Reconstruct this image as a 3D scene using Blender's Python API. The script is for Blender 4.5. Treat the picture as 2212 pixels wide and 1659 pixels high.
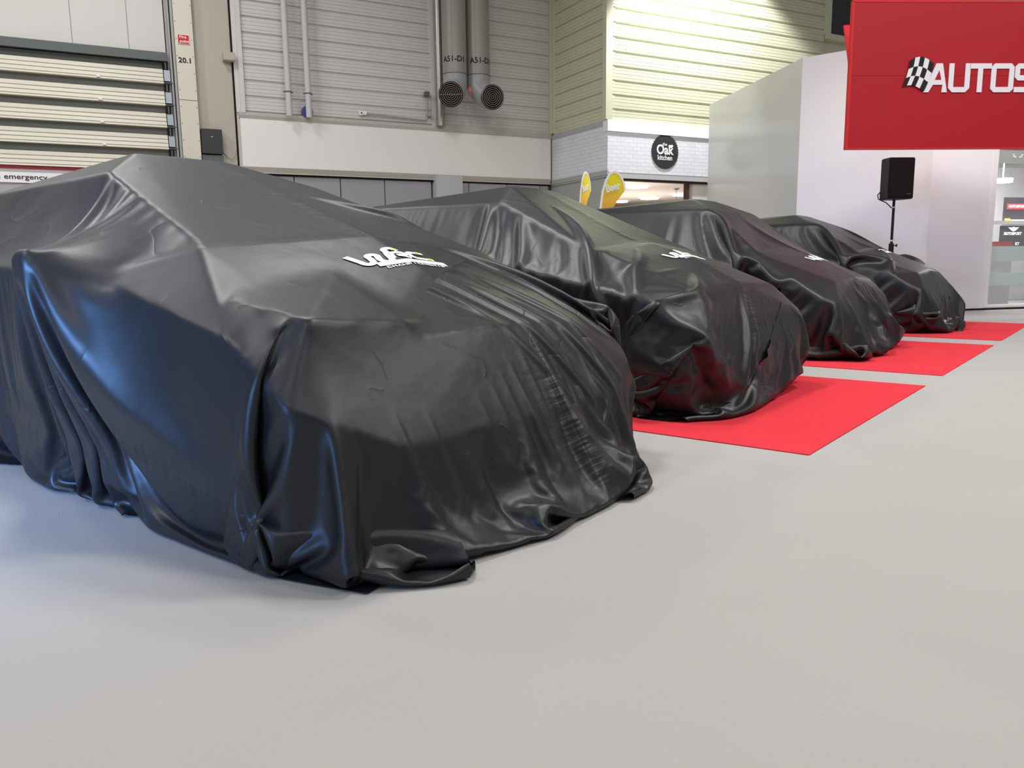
import bpy, bmesh, math, time
import numpy as np
from mathutils import Vector, Matrix
from mathutils.bvhtree import BVHTree

for o in list(bpy.data.objects): bpy.data.objects.remove(o)
SC = bpy.context.scene
T0 = time.time(); STEPS = 90
COL = SC.collection
# ---------------------------------------------------------------- camera
# hall frame: X runs along the back wall to the right, Y towards that wall, Z up; the camera stands over the origin
CAMH = 0.9
FPX = 1699.64
CR = np.array([[0.88428937, -0.46677962, -0.01221058],      # image right
               [-0.08262457, -0.13068325, -0.98797524],     # image down
               [0.45957099, 0.87466489, -0.15412928]])      # view
cam = bpy.data.cameras.new('camera'); camo = bpy.data.objects.new('camera', cam); COL.objects.link(camo)
cam.sensor_fit = 'HORIZONTAL'; cam.sensor_width = 36.0; cam.lens = FPX / 2212 * 36.0
cam.clip_start = 0.05; cam.clip_end = 200
mw = Matrix.Identity(4)
for i in range(3):
    mw[i][0] = CR[0][i]; mw[i][1] = -CR[1][i]; mw[i][2] = -CR[2][i]
mw[0][3] = 0; mw[1][3] = 0; mw[2][3] = CAMH
camo.matrix_world = mw
SC.camera = camo
# ---------------------------------------------------------------- world, exposure, hall lights
SC.view_settings.view_transform = 'Standard'; SC.view_settings.look = 'None'
SC.view_settings.gamma = 1; SC.view_settings.exposure = 0.0; SC.view_settings.use_curve_mapping = False
W = bpy.data.worlds.new('hall_air'); SC.world = W; W.use_nodes = True
W.node_tree.nodes['Background'].inputs[0].default_value = (0.97, 0.97, 1.0, 1)
W.node_tree.nodes['Background'].inputs[1].default_value = 0.20
def lamp(name, kind, loc, energy, color=(1, 1, 1), target=None, **kw):
    d = bpy.data.lights.new(name, kind); d.energy = energy; d.color = color
    for k, v in kw.items(): setattr(d, k, v)
    o = bpy.data.objects.new(name, d); COL.objects.link(o); o.location = loc
    if target is not None:
        o.rotation_euler = (Vector(target) - Vector(loc)).to_track_quat('-Z', 'Y').to_euler()
    return o
# high-bay lamps of the hall, in rows under the roof
for i, (x, y, e) in enumerate([(-5, -3, .8), (1, -4, .5), (7, -3, 1.2), (-6, 5, 1), (0.5, 6, 1.2), (6, 2, 1.5), (12, 0, 1.4), (3.5, 7.5, .9), (-4, 12.5, 1.4), (0.6, 13.6, .7)]):
    lamp('high_bay_lamp', 'AREA', (x, y, 8.6), 235 * e, (1.0, 0.985, 0.96), (x, y, 0), shape='DISK', size=1.3)
# blue light of an unseen LED wall, left of the nearest car
lamp('blue_led_light', 'AREA', (-4.7, 0.9, 1.6), 40, (0.18, 0.43, 1.0), (-0.6, 3.4, 0.6), shape='DISK', size=1.6, spread=math.radians(38))
# two stand spotlights behind the red header, lighting the white wall and throwing the loudspeaker's shadow on it
lamp('stand_spotlight', 'SPOT', (9.3, 7.5, 4.3), 75, (1, 1, 1), (11.7, 9.0, 1.3), spot_size=math.radians(105), spot_blend=.9, shadow_soft_size=.05)
lamp('stand_spotlight', 'SPOT', (12.1, 5.9, 4.2), 150, (1, 1, 1), (12.5, 8.1, 1.2), spot_size=math.radians(105), spot_blend=.9, shadow_soft_size=.05)
# wash lights over the cafe front
lamp('cafe_wash_lamp', 'SPOT', (11.9, 13.2, 8.4), 2700, (0.97, 0.98, 1.0), (12.6, 14.65, 5.2), spot_size=math.radians(95), spot_blend=0.25, shadow_soft_size=0.15)
# ---------------------------------------------------------------- helpers
def srgb(r, g, b):
    f = lambda c: (c / 12.92 if c <= 0.04045 else ((c + 0.055) / 1.055) ** 2.4)
    return (f(r / 255), f(g / 255), f(b / 255), 1)
def mat(name, col, rough=0.6, spec=0.5, metal=0.0, bump=0.0, bscale=60, mottle=0.0, mscale=4, coat=0.0, emit=None, estr=0, sheen=0.0, aniso=0.0, trans=0.0, alpha=1.0):
    m = bpy.data.materials.new(name); m.use_nodes = True; nt = m.node_tree; b = nt.nodes['Principled BSDF']
    b.inputs['Base Color'].default_value = col; b.inputs['Roughness'].default_value = rough
    b.inputs['Specular IOR Level'].default_value = spec; b.inputs['Metallic'].default_value = metal
    b.inputs['Coat Weight'].default_value = coat; b.inputs['Coat Roughness'].default_value = 0.04
    b.inputs['Sheen Weight'].default_value = sheen; b.inputs['Anisotropic'].default_value = aniso
    b.inputs['Transmission Weight'].default_value = trans; b.inputs['Alpha'].default_value = alpha
    if emit: b.inputs['Emission Color'].default_value = emit; b.inputs['Emission Strength'].default_value = estr
    tc = nt.nodes.new('ShaderNodeTexCoord')
    if mottle > 0:
        n = nt.nodes.new('ShaderNodeTexNoise'); n.inputs['Scale'].default_value = mscale; n.inputs['Detail'].default_value = 5
        nt.links.new(tc.outputs['Object'], n.inputs['Vector'])
        r = nt.nodes.new('ShaderNodeMapRange'); r.inputs['To Min'].default_value = 1 - mottle; r.inputs['To Max'].default_value = 1 + mottle
        nt.links.new(n.outputs['Fac'], r.inputs['Value'])
        x = nt.nodes.new('ShaderNodeVectorMath'); x.operation = 'SCALE'; x.inputs[0].default_value = col[:3]
        nt.links.new(r.outputs['Result'], x.inputs['Scale']); nt.links.new(x.outputs['Vector'], b.inputs['Base Color'])
    if bump > 0:
        n = nt.nodes.new('ShaderNodeTexNoise'); n.inputs['Scale'].default_value = bscale; n.inputs['Detail'].default_value = 3
        nt.links.new(tc.outputs['Object'], n.inputs['Vector'])
        bp = nt.nodes.new('ShaderNodeBump'); bp.inputs['Strength'].default_value = bump; bp.inputs['Distance'].default_value = 0.01
        nt.links.new(n.outputs['Fac'], bp.inputs['Height']); nt.links.new(bp.outputs['Normal'], b.inputs['Normal'])
    return m
def link(name, me, m=None, parent=None, loc=None, rotz=None):
    o = bpy.data.objects.new(name, me); COL.objects.link(o)
    if m is not None and me is not None: me.materials.append(m)
    if parent is not None:
        o.parent = parent   # geometry is given in hall coordinates
        if parent.type == 'EMPTY': o.matrix_parent_inverse = (Matrix.Translation(parent.location) @ parent.rotation_euler.to_matrix().to_4x4()).inverted()
    if loc is not None: o.location = loc
    if rotz is not None: o.rotation_euler = (0, 0, rotz)
    return o
def mesh(name, verts, faces, m=None, parent=None, smooth=False, **kw):
    me = bpy.data.meshes.new(name); me.from_pydata([tuple(v) for v in verts], [], faces); me.update()
    if smooth:
        for p in me.polygons: p.use_smooth = True
    return link(name, me, m, parent, **kw)
class B:
    """collects boxes, tubes and prisms into ONE mesh"""
    def __init__(s): s.v = []; s.f = []; s.sm = []
    def add(s, v, f, sm=False):
        n = len(s.v); s.v += [tuple(map(float, p)) for p in v]; s.f += [tuple(i + n for i in q) for q in f]; s.sm += [sm] * len(f); return s
    def box(s, x0, x1, y0, y1, z0, z1, M=None):
        v = [(x, y, z) for x in (x0, x1) for y in (y0, y1) for z in (z0, z1)]
        if M is not None: v = [M @ Vector(p) for p in v]
        return s.add(v, [(0, 1, 3, 2), (4, 6, 7, 5), (0, 4, 5, 1), (2, 3, 7, 6), (0, 2, 6, 4), (1, 5, 7, 3)])
    def tube(s, pts, r, n=12, caps=True):
        pts = [Vector(p) for p in pts]; R = r if isinstance(r, (list, tuple)) else [r] * len(pts)
        v = []; f = []; up = None
        for i, p in enumerate(pts):
            d = (pts[min(i + 1, len(pts) - 1)] - pts[max(i - 1, 0)]).normalized()
            if up is None: up = Vector((0, 0, 1)) if abs(d.z) < .9 else Vector((1, 0, 0))
            a = d.cross(up).normalized(); b = a.cross(d).normalized(); up = b
            for k in range(n):
                t = 2 * math.pi * k / n; v.append(p + (a * math.cos(t) + b * math.sin(t)) * R[i])
        for i in range(len(pts) - 1):
            for k in range(n): f.append((i * n + k, i * n + (k + 1) % n, (i + 1) * n + (k + 1) % n, (i + 1) * n + k))
        s.add(v, f, True)
        if caps:
            s.add(v[:n], [tuple(range(n))]); s.add(v[-n:], [tuple(range(n))[::-1]])
        return s
    def prism(s, poly, d0, d1, M=None):
        """poly in (u,v); extruded along w from d0 to d1; M maps (u,v,w)"""
        n = len(poly); v = [Vector((a, b, d0)) for a, b in poly] + [Vector((a, b, d1)) for a, b in poly]
        if M is not None: v = [M @ p for p in v]
        return s.add(v, [tuple(range(n))[::-1], tuple(range(n, 2 * n))] + [(i, (i + 1) % n, n + (i + 1) % n, n + i) for i in range(n)])
    def build(s, name, m=None, parent=None, bevel=0.0, **kw):
        me = bpy.data.meshes.new(name); me.from_pydata(s.v, [], s.f)
        for p, q in zip(me.polygons, s.sm): p.use_smooth = q
        bm = bmesh.new(); bm.from_mesh(me); bmesh.ops.recalc_face_normals(bm, faces=bm.faces)
        if bevel > 0: bmesh.ops.bevel(bm, geom=[e for e in bm.edges if len(e.link_faces) == 2 and e.calc_face_angle(0) > .6], offset=bevel, segments=2, affect='EDGES', clamp_overlap=True)
        bm.to_mesh(me); bm.free()
        return link(name, me, m, parent, **kw)
def tag(o, label=None, cat=None, group=None, kind=None):
    if label: o['label'] = label
    if cat: o['category'] = cat
    if group: o['group'] = group
    if kind: o['kind'] = kind
    return o
def thing(name, label, cat, loc=(0, 0, 0), rotz=0, group=None):
    o = bpy.data.objects.new(name, None); COL.objects.link(o); o.location = loc; o.rotation_euler = (0, 0, rotz)
    o.empty_display_size = .1
    return tag(o, label, cat, group)
def struct(o): o['kind'] = 'structure'; return o
def frame(o, xd, n):  # matrix mapping (u along xd, v up, w along the outward normal n) at point o
    xd = Vector(xd).normalized(); n = Vector(n).normalized(); u = Vector((0, 0, 1))
    M = Matrix.Identity(4)
    for i in range(3): M[i][0] = xd[i]; M[i][1] = u[i]; M[i][2] = n[i]; M[i][3] = o[i]
    return M
def text(name, body, size, m, M, parent=None, bold=0.0, align='CENTER', sx=1.0, depth=0.002, label=None):
    c = bpy.data.curves.new(name, 'FONT'); c.body = body; c.size = size; c.align_x = align; c.align_y = 'CENTER'
    c.offset = bold; c.extrude = depth; c.resolution_u = 3
    t = bpy.data.objects.new(name, c); COL.objects.link(t)
    bpy.context.view_layer.update()
    me = bpy.data.meshes.new_from_object(t.evaluated_get(bpy.context.evaluated_depsgraph_get()))
    bpy.data.objects.remove(t)
    me.transform(M @ Matrix.Diagonal((sx, 1, 1, 1)))
    o = link(name, me, m, parent)
    if label: o['label'] = label
    return o
# ---------------------------------------------------------------- materials
M_floor = mat('grey_carpet', srgb(170, 168, 165), 0.95, 0.1, mottle=0.05, mscale=1.6, bump=0.2, bscale=220)
M_red = mat('red_carpet', (0.74, 0.045, 0.062, 1), 0.95, 0.08, mottle=0.05, mscale=5, bump=0.5, bscale=260)
M_wallgrey = mat('painted_cladding_grey', srgb(208, 205, 202), 0.45, 0.4, mottle=0.03)
M_green = mat('painted_cladding_lime', srgb(206, 207, 178), 0.42, 0.4, mottle=0.03)
M_fascia = mat('fascia_white', srgb(236, 236, 232), 0.6, 0.3, mottle=0.02, mscale=1)
M_trim = mat('trim_beige', srgb(190, 186, 176), 0.6, 0.3, mottle=0.05, mscale=3)
M_cream = mat('cream_steel', srgb(212, 207, 192), 0.45, 0.4, mottle=0.02)
M_beige = mat('beige_wall', srgb(184, 178, 166), 0.7, 0.2, mottle=0.03)
M_dark = mat('dark_steel', srgb(92, 99, 99), 0.5, 0.4)
M_recess = mat('joint_and_shade_grey', srgb(120, 122, 118), 0.7, 0.3)  # grey of joints and cord, also paints the shade in the door recesses
M_panel = mat('pale_door_panel', srgb(206, 203, 200), 0.6, 0.3, mottle=0.02)
M_bluegrey = mat('galvanised_plate', srgb(168, 176, 186), 0.4, 0.5, metal=0.2)
M_black = mat('black_plastic', srgb(30, 29, 28), 0.55, 0.4)
M_blackgap = mat('shadow_gap_black', srgb(26, 22, 20), 0.8, 0.2)
M_white = mat('white_paint', srgb(238, 238, 238), 0.5, 0.4)
M_ink = mat('black_ink', srgb(24, 24, 26), 0.6, 0.3)
M_shut = mat('shutter_grey', srgb(158, 159, 162), 0.6, 0.3)
M_steel = mat('brushed_steel_pipe', srgb(160, 158, 152), 0.3, 0.5, metal=0.6)
M_duct = mat('duct_beige', srgb(150, 146, 138), 0.4, 0.5)
M_duct2 = mat('duct_elbow_grey', srgb(158, 158, 157), 0.4, 0.5)
M_pipe = mat('painted_pipe', srgb(196, 195, 196), 0.45, 0.4)
M_gloss = mat('gloss_white_panel', srgb(242, 240, 242), 0.12, 0.5, coat=0.3)
M_signred = mat('red_sign_face', srgb(172, 26, 36), 0.5, 0.3, mottle=0.02)
M_signedge = mat('lit_red_sign_edge', srgb(205, 40, 38), 0.5, 0.3)  # lighter red than the face: the lit look of the edge painted in
M_signwhite = mat('sign_white', srgb(232, 230, 236), 0.5, 0.3)
M_frost = mat('frosted_band', srgb(196, 212, 206), 0.6, 0.3)
M_firered = mat('fire_sign_red', srgb(214, 36, 38), 0.5, 0.3)
M_maroon = mat('maroon_strip', srgb(140, 30, 46), 0.6, 0.3)
M_glow = mat('lamp_glow', (1, 1, 1, 1), 0.5, emit=(1, 0.98, 0.95, 1), estr=6)
M_cafe = mat('cafe_ceiling', srgb(216, 203, 192), 0.7, 0.2)
M_badge = mat('badge_charcoal', srgb(52, 50, 54), 0.6, 0.3)
def glass_mat():
    m = bpy.data.materials.new('window_glass'); m.use_nodes = True; nt = m.node_tree
    b = nt.nodes['Principled BSDF']; b.inputs['Base Color'].default_value = (1, 1, 1, 1); b.inputs['Roughness'].default_value = 0.0
    b.inputs['Alpha'].default_value = 0.08
    return m
M_glass = glass_mat()
def tile_mat():
    m = mat('white_brick_tile', srgb(232, 232, 236), 0.35, 0.5); nt = m.node_tree; b = nt.nodes['Principled BSDF']
    tc = nt.nodes.new('ShaderNodeTexCoord'); sp = nt.nodes.new('ShaderNodeSeparateXYZ'); cb = nt.nodes.new('ShaderNodeCombineXYZ')
    ad = nt.nodes.new('ShaderNodeMath'); ad.operation = 'ADD'
    nt.links.new(tc.outputs['Object'], sp.inputs[0]); nt.links.new(sp.outputs[0], ad.inputs[0]); nt.links.new(sp.outputs[1], ad.inputs[1])
    nt.links.new(ad.outputs[0], cb.inputs[0]); nt.links.new(sp.outputs[2], cb.inputs[1])
    br = nt.nodes.new('ShaderNodeTexBrick'); br.inputs['Scale'].default_value = 1; br.inputs['Brick Width'].default_value = .22; br.inputs['Row Height'].default_value = .082
    br.inputs['Mortar Size'].default_value = .004; br.inputs['Color1'].default_value = srgb(233, 233, 237); br.inputs['Color2'].default_value = srgb(226, 227, 232); br.inputs['Mortar'].default_value = srgb(196, 196, 202)
    nt.links.new(cb.outputs[0], br.inputs['Vector']); nt.links.new(br.outputs['Color'], b.inputs['Base Color'])
    return m
M_tile = tile_mat()
def flag_mat():
    m = mat('flag_fabric', (1, .6, .1, 1), 0.7, 0.2); nt = m.node_tree; b = nt.nodes['Principled BSDF']
    tc = nt.nodes.new('ShaderNodeTexCoord'); sp = nt.nodes.new('ShaderNodeSeparateXYZ'); nt.links.new(tc.outputs['Object'], sp.inputs[0])
    r = nt.nodes.new('ShaderNodeValToRGB'); mr = nt.nodes.new('ShaderNodeMapRange'); mr.inputs['From Min'].default_value = 0.4; mr.inputs['From Max'].default_value = 2.8
    nt.links.new(sp.outputs[2], mr.inputs['Value']); nt.links.new(mr.outputs[0], r.inputs[0])
    e = r.color_ramp.elements; e[0].position = 0.3; e[0].color = srgb(236, 128, 30); e[1].position = 1; e[1].color = srgb(240, 226, 40)
    x = e.new(0.62); x.color = srgb(240, 160, 60); x = e.new(0.76); x.color = srgb(232, 200, 70); x = e.new(0.86); x.color = srgb(236, 222, 50)
    nt.links.new(r.outputs[0], b.inputs['Base Color'])
    return m
M_flag = flag_mat()
# ---------------------------------------------------------------- floor and red carpets
struct(mesh('floor', [(-30, -12, 0), (30, -12, 0), (30, 24, 0), (-30, 24, 0)], [(0, 1, 2, 3)], M_floor))
CX = Vector((0.40, -0.9165, 0)); CY = Vector((0.9165, 0.40, 0))   # the row of cars: CX points out of their noses, CY runs along the row
def car_pt(x, y, z=0): return CX * x + CY * y + Vector((0, 0, z))
for y0, y1, lab in ((3.60, 6.05, 'red carpet strip under the second covered car from the camera, widest in view'),
                    (6.64, 9.21, 'red carpet strip under the third covered car from the camera'),
                    (9.74, 12.35, 'farthest red carpet strip, under the covered car nearest the white stand')):
    p = [car_pt(-6.9, y0), car_pt(-1.14, y0), car_pt(-1.14, y1), car_pt(-6.9, y1)]
    b = B(); b.add([(q.x, q.y, z) for z in (0.0005, 0.005) for q in p], [(3, 2, 1, 0), (4, 5, 6, 7), (0, 1, 5, 4), (1, 2, 6, 5), (2, 3, 7, 6), (3, 0, 4, 7)])
    tag(b.build('carpet_strip', M_red), lab, 'carpet', 'red carpets under the cars')
# ---------------------------------------------------------------- back wall of the hall
struct(B().box(-14, 10.4, 17.3, 17.5, 0, 9.2).build('wall_back', M_beige))
def ribbed(name, m, M, u0, u1, z0, z1, mod=.302, phase=0.0):
    """horizontal cladding: trays with a deep groove and two fine ribs; M maps (u, v, w outwards)"""
    prof = []
    z = z0 - (phase % mod)
    while z < z1:
        for dz, w in ((0, 0.0), (.012, -.035), (.040, -.035), (.056, .004), (.10, .004), (.106, -.004), (.112, .004), (.175, .004), (.181, -.004), (.187, .004), (.245, .004), (.25, -.003), (.255, .004), (.299, .004)):
            if z0 <= z + dz <= z1: prof.append((z + dz, w))
        z += mod
    prof = [(z0, 0)] + prof + [(z1, 0)]
    v = []; f = []
    for zz, w in prof: v += [M @ Vector((u0, zz, w)), M @ Vector((u1, zz, w))]
    for i in range(len(prof) - 1): f.append((2 * i, 2 * i + 1, 2 * i + 3, 2 * i + 2))
    n = len(v)
    v += [M @ Vector((u0, z0, -.08)), M @ Vector((u1, z0, -.08)), M @ Vector((u1, z1, -.08)), M @ Vector((u0, z1, -.08))]
    f += [(n, n + 1, n + 2, n + 3), (0, 1, n + 1, n), (n - 2, n - 1, n + 2, n + 3)]
    return mesh(name, v, f, m)
MB = frame((0, 17.0, 0), (1, 0, 0), (0, -1, 0))
MS = frame((10.1, 17.0, 0), (0, -1, 0), (-1, 0, 0))      # the short wall running towards the camera, u from 0 to 2.35
MF = frame((10.1, 14.65, 0), (1, 0, 0), (0, -1, 0))      # the cafe front
struct(ribbed('wall_cladding_left', M_wallgrey, MB, 2.97, 6.98, 3.92, 9.2, phase=.02))
struct(ribbed('wall_cladding_right', M_wallgrey, MB, 7.10, 10.02, 3.92, 9.2, phase=.05))
struct(ribbed('wall_cladding_side', M_green, MS, .09, 2.27, 3.90, 9.2, phase=.05))
struct(ribbed('wall_cladding_front', M_green, MF, .10, 6.50, 3.90, 6.25, mod=.296, phase=.1))
struct(ribbed('wall_cladding_front_high', M_green, MF, .10, 6.50, 6.25, 9.2, mod=.296, phase=.086))
b = B(); b.box(2.80, 2.88, 16.98, 17.3, 3.9, 9.2); b.box(2.88, 2.97, 16.94, 17.3, 3.9, 9.2); struct(b.build('trim_1', M_wallgrey))
struct(B().box(6.98, 7.10, 16.96, 17.3, 3.92, 9.2).build('trim_2', M_wallgrey))
b = B(); b.box(10.02, 10.1, 16.93, 17.1, 3.92, 9.2); b.box(10.06, 10.14, 16.84, 16.97, 3.92, 9.2); struct(b.build('trim_3', M_green))
b = B(); b.box(10.03, 10.2, 14.6, 14.74, 3.901, 9.2); struct(b.build('trim_4', M_green))
# fascia with its top and bottom lips
struct(B().box(2.86, 10.06, 16.98, 17.3, 2.86, 3.80).build('wall_fascia', M_fascia))
b = B(); b.prism([(17.3, 3.92), (16.95, 3.92), (16.95, 3.86), (16.975, 3.80), (17.3, 3.80)], 2.84, 10.07, Matrix(((0, 0, 1, 0), (1, 0, 0, 0), (0, 1, 0, 0), (0, 0, 0, 1))))
struct(b.build('trim_5', M_trim))
b = B(); b.prism([(17.3, 2.86), (16.98, 2.86), (17.03, 2.76), (16.98, 2.755), (16.98, 2.735), (17.3, 2.735)], 2.86, 10.07, Matrix(((0, 0, 1, 0), (1, 0, 0, 0), (0, 1, 0, 0), (0, 0, 0, 1))))
struct(b.build('trim_6', M_trim))
struct(B().box(2.86, 10.07, 17.02, 17.3, 2.70, 2.735).build('trim_7', M_blackgap))
# recessed storage fronts under the fascia and the pillar between them
for i, (a, c) in enumerate(((2.9, 3.88), (3.89, 4.86), (4.87, 5.85), (5.86, 6.96), (7.66, 7.88), (7.89, 8.87), (8.88, 9.78), (9.79, 10.02))):
    struct(B().box(a, c - .012, 17.05 + (.0 if a < 7 else -.02), 17.2, 0, 2.70).build('door_%d' % (i + 2), M_shut))
struct(B().box(2.9, 10.02, 17.2, 17.29, 0, 2.70).build('wall_recess', M_blackgap))
struct(B().box(7.0, 7.65, 16.86, 17.2, 0, 2.84).build('wall_pillar', mat('pillar_grey', srgb(186, 187, 191), .6, .3)))
# left part: beige return, column and loading door
struct(B().box(2.06, 2.79, 17.02, 17.3, 0, 9.2).build('wall_return', M_beige))
struct(B().box(2.765, 2.80, 17.0, 17.3, 0, 9.2).build('trim_8', M_blackgap))
struct(B().box(2.80, 2.86, 17.0, 17.3, 0, 3.9).build('trim_9', M_trim))
b = B(); b.box(1.74, 2.07, 16.88, 17.3, 0, 9.2)
column = struct(b.build('trim_10', M_cream))
b = B()
for z in np.arange(.5, 9, .31):
    for x in (1.765, 2.045): b.box(x - .006, x + .006, 16.872, 16.88, z, z + .012)
struct(b.build('column_rivets', M_dark, column))
struct(B().box(1.74, 2.07, 16.874, 16.882, 4.04, 4.046).build('column_joint', M_dark, column))
# loading door: pale upper leaf, dark beam, five folded sections, guide rail
dr = struct(B().box(-9, 1.58, 17.05, 17.2, 4.90, 9.2).build('door_1', M_panel))
b = B()
for x in (-7.2, -5.2, -3.2, -1.13, .02, .95): b.box(x - .004, x + .004, 17.045, 17.05, 4.9, 9.2)
struct(b.build('panel_joints', M_recess, dr))
b = B(); b.box(-9, 1.60, 16.98, 17.15, 4.76, 4.90); b.box(-9, 1.60, 16.93, 17.0, 4.735, 4.76); struct(b.build('lintel_beam', M_dark, dr))
for k in range(5):
    zt = 4.735 - k * .405
    b = B(); Mx = Matrix(((0, 0, 1, 0), (1, 0, 0, 0), (0, 1, 0, 0), (0, 0, 0, 1)))
    z0 = zt - .405
    b.prism([(17.16, z0 + .285), (17.03, z0 + .27), (17.015, z0 + .2), (17.03, z0 + .19), (17.0, z0 + .125), (17.015, z0 + .115), (16.985, z0 + .05), (17.0, z0 + .04), (16.975, z0 + .004), (17.16, z0 + .004)], -9, 1.50, Mx)
    struct(b.build('door_section', M_cream, dr))
    b = B(); b.box(-9, 1.50, 17.10, 17.16, z0 + .28, zt); struct(b.build('door_hinge_recess', M_recess, dr))  # shade of the upper recess put into the darker grey
    b = B(); b.box(1.515, 1.62, 16.98, 17.1, z0 + .05, z0 + .25); br = struct(b.build('hinge_plate', M_bluegrey, dr))
    b = B(); b.box(1.50, 1.66, 16.95, 17.1, z0 + .005, z0 + .02); b.tube([(1.55, 16.97, z0 + .26), (1.55, 16.97, z0 + .39)], .014, 8); b.tube([(1.61, 16.97, z0 + .26), (1.61, 16.97, z0 + .39)], .014, 8)
    struct(b.build('hinge_arm', M_dark, dr))
    if k < 4: struct(B().box(.36, .42, 16.955, 16.99, z0 + .02, z0 + .045).build('door_bolt', M_white, dr))
b = B(); b.box(1.64, 1.67, 16.95, 17.2, 0, 9.2); b.box(1.69, 1.73, 16.90, 17.2, 0, 9.2); b.box(1.60, 1.64, 17.05, 17.2, 0, 9.2); struct(b.build('guide_rail', M_duct2, dr))
struct(B().box(-9, 1.62, 16.99, 17.2, 2.655, 2.705).build('red_strip', M_maroon, dr))
struct(B().box(-9, 1.62, 17.0, 17.2, 2.0, 2.655).build('header_panel', mat('header_grey', srgb(176, 170, 172), .6, .3), dr))
struct(B().box(-9, 1.62, 17.1, 17.2, 0, 2.0).build('lower_panel', M_shut, dr))
s = tag(B().box(-4.2, .35, 16.975, 16.99, 2.405, 2.59).build('emergency_sign', M_white), 'long white sign with black lettering above the loading door', 'sign')
text('lettering', 'emergency', .125, M_ink, frame((-1.26, 16.972, 2.505), (1, 0, 0), (0, -1, 0)), s, bold=.001, align='LEFT', sx=1.22)
text('lettering', 'fire', .125, M_ink, frame((-1.31, 16.972, 2.505), (1, 0, 0), (0, -1, 0)), s, bold=.001, align='RIGHT', sx=1.22)
# signs on the column
s = B().box(1.785, 2.0, 16.862, 16.874, 5.06, 5.235).build('fire_point_sign', M_white, bevel=.004); tag(s, 'small red and white "Fire point" sign on the cream column', 'sign')
B().box(1.795, 1.99, 16.858, 16.864, 5.07, 5.225).build('red_field', M_firered, s)
text('lettering', 'Fire', .07, M_white, frame((1.82, 16.855, 5.185), (1, 0, 0), (0, -1, 0)), s, bold=.001, align='LEFT', sx=1.15)
text('lettering', 'point', .07, M_white, frame((1.82, 16.855, 5.108), (1, 0, 0), (0, -1, 0)), s, bold=.001, align='LEFT', sx=1.15)
t = text('door_number', '20.1', .13, M_ink, frame((1.90, 16.874, 4.765), (1, 0, 0), (0, -1, 0)), bold=.002, sx=1.1)
tag(t, 'black door number 20.1 on the cream column', 'number')
# wall bits
t = tag(B().box(2.09, 2.48, 16.86, 17.02, 3.06, 3.53).build('wall_cabinet', mat('cabinet_charcoal', srgb(62, 62, 64), .6, .3), bevel=.006), 'dark grey square cabinet on the beige wall beside the column', 'cabinet')
B().box(2.27, 2.30, 16.85, 16.86, 3.375, 3.385).build('latch', M_white, t)
tag(B().box(2.09, 2.48, 16.9, 17.02, 2.9, 3.04).build('cabinet_plinth', M_dark, bevel=.004), 'dark grey box directly under the square wall cabinet', 'box')
t = tag(B().box(2.60, 2.82, 16.84, 17.02, 4.85, 5.0).build('junction_box', M_beige, bevel=.005), 'beige box bridging the gap beside the grey cladding', 'box')
b = B(); b.tube([(2.50, 17.0, 3.12), (2.58, 16.99, 3.02), (2.66, 16.99, 2.99), (2.73, 16.99, 3.06), (2.76, 16.99, 3.2)], .006, 6); tag(b.build('loose_cable', M_duct), 'thin loose cable sagging beside the dark wall cabinet', 'cable')
# two painted pipes
for x, lab in ((3.80, 'left one of the two painted vertical pipes in front of the cladding'), (4.20, 'right one of the two painted vertical pipes in front of the cladding')):
    b = B(); b.tube([(x, 16.80, 9.2), (x, 16.80, 3.87)], .062, 16); p = tag(b.build('vertical_pipe', M_pipe), lab, 'pipe', 'painted pipes on the cladding')
    b = B(); b.box(x - .10, x + .10, 16.79, 16.83, 4.33, 4.345); b.tube([(x, 16.80, 4.35), (x, 16.80, 4.325)], .068, 16); b.box(x + .06, x + .08, 16.82, 17.0, 4.32, 4.35); b.build('pipe_clamp', M_dark, p)
b = B(); b.tube([(4.19, 16.95, 4.0), (4.19, 16.90, 4.0)], .115, 20); tag(b.build('blue_disc', mat('blue_enamel', srgb(64, 78, 140), .5, .4)), 'round blue disc half hidden behind the right painted pipe', 'disc')
b = B(); b.tube([(7.14, 16.86, 9.2), (7.14, 16.86, 3.90)], .095, 20); tag(b.build('steel_pipe', M_steel), 'thick bare steel pipe rising beside the ventilation ducts', 'pipe')
t = tag(B().box(5.30, 5.38, 16.90, 16.97, 4.02, 4.10).build('wall_socket', M_white, bevel=.004), 'small white socket with black centre at the end of the conduit', 'socket')
b = B(); b.tube([(5.34, 16.90, 4.06), (5.34, 16.893, 4.06)], .016, 12); b.build('socket_hole', M_ink, t)
B().box(5.39, 5.46, 16.90, 16.97, 4.03, 4.10).build('socket_cover', M_white, t, bevel=.004)
b = B(); b.tube([(5.47, 16.93, 4.06), (6.78, 16.93, 4.01), (6.84, 16.93, 4.03), (6.86, 16.93, 4.12), (6.86, 16.93, 4.52)], .018, 8); b.box(6.84, 6.93, 16.90, 16.97, 4.10, 4.15); tag(b.build('conduit', M_duct2), 'thin grey conduit running from the white socket to the duct', 'conduit')
tag(B().box(6.80, 6.90, 16.86, 16.97, 4.52, 4.62).build('detector_box', M_dark, bevel=.006), 'small dark box at the top of the conduit left of the ducts', 'box')
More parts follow.
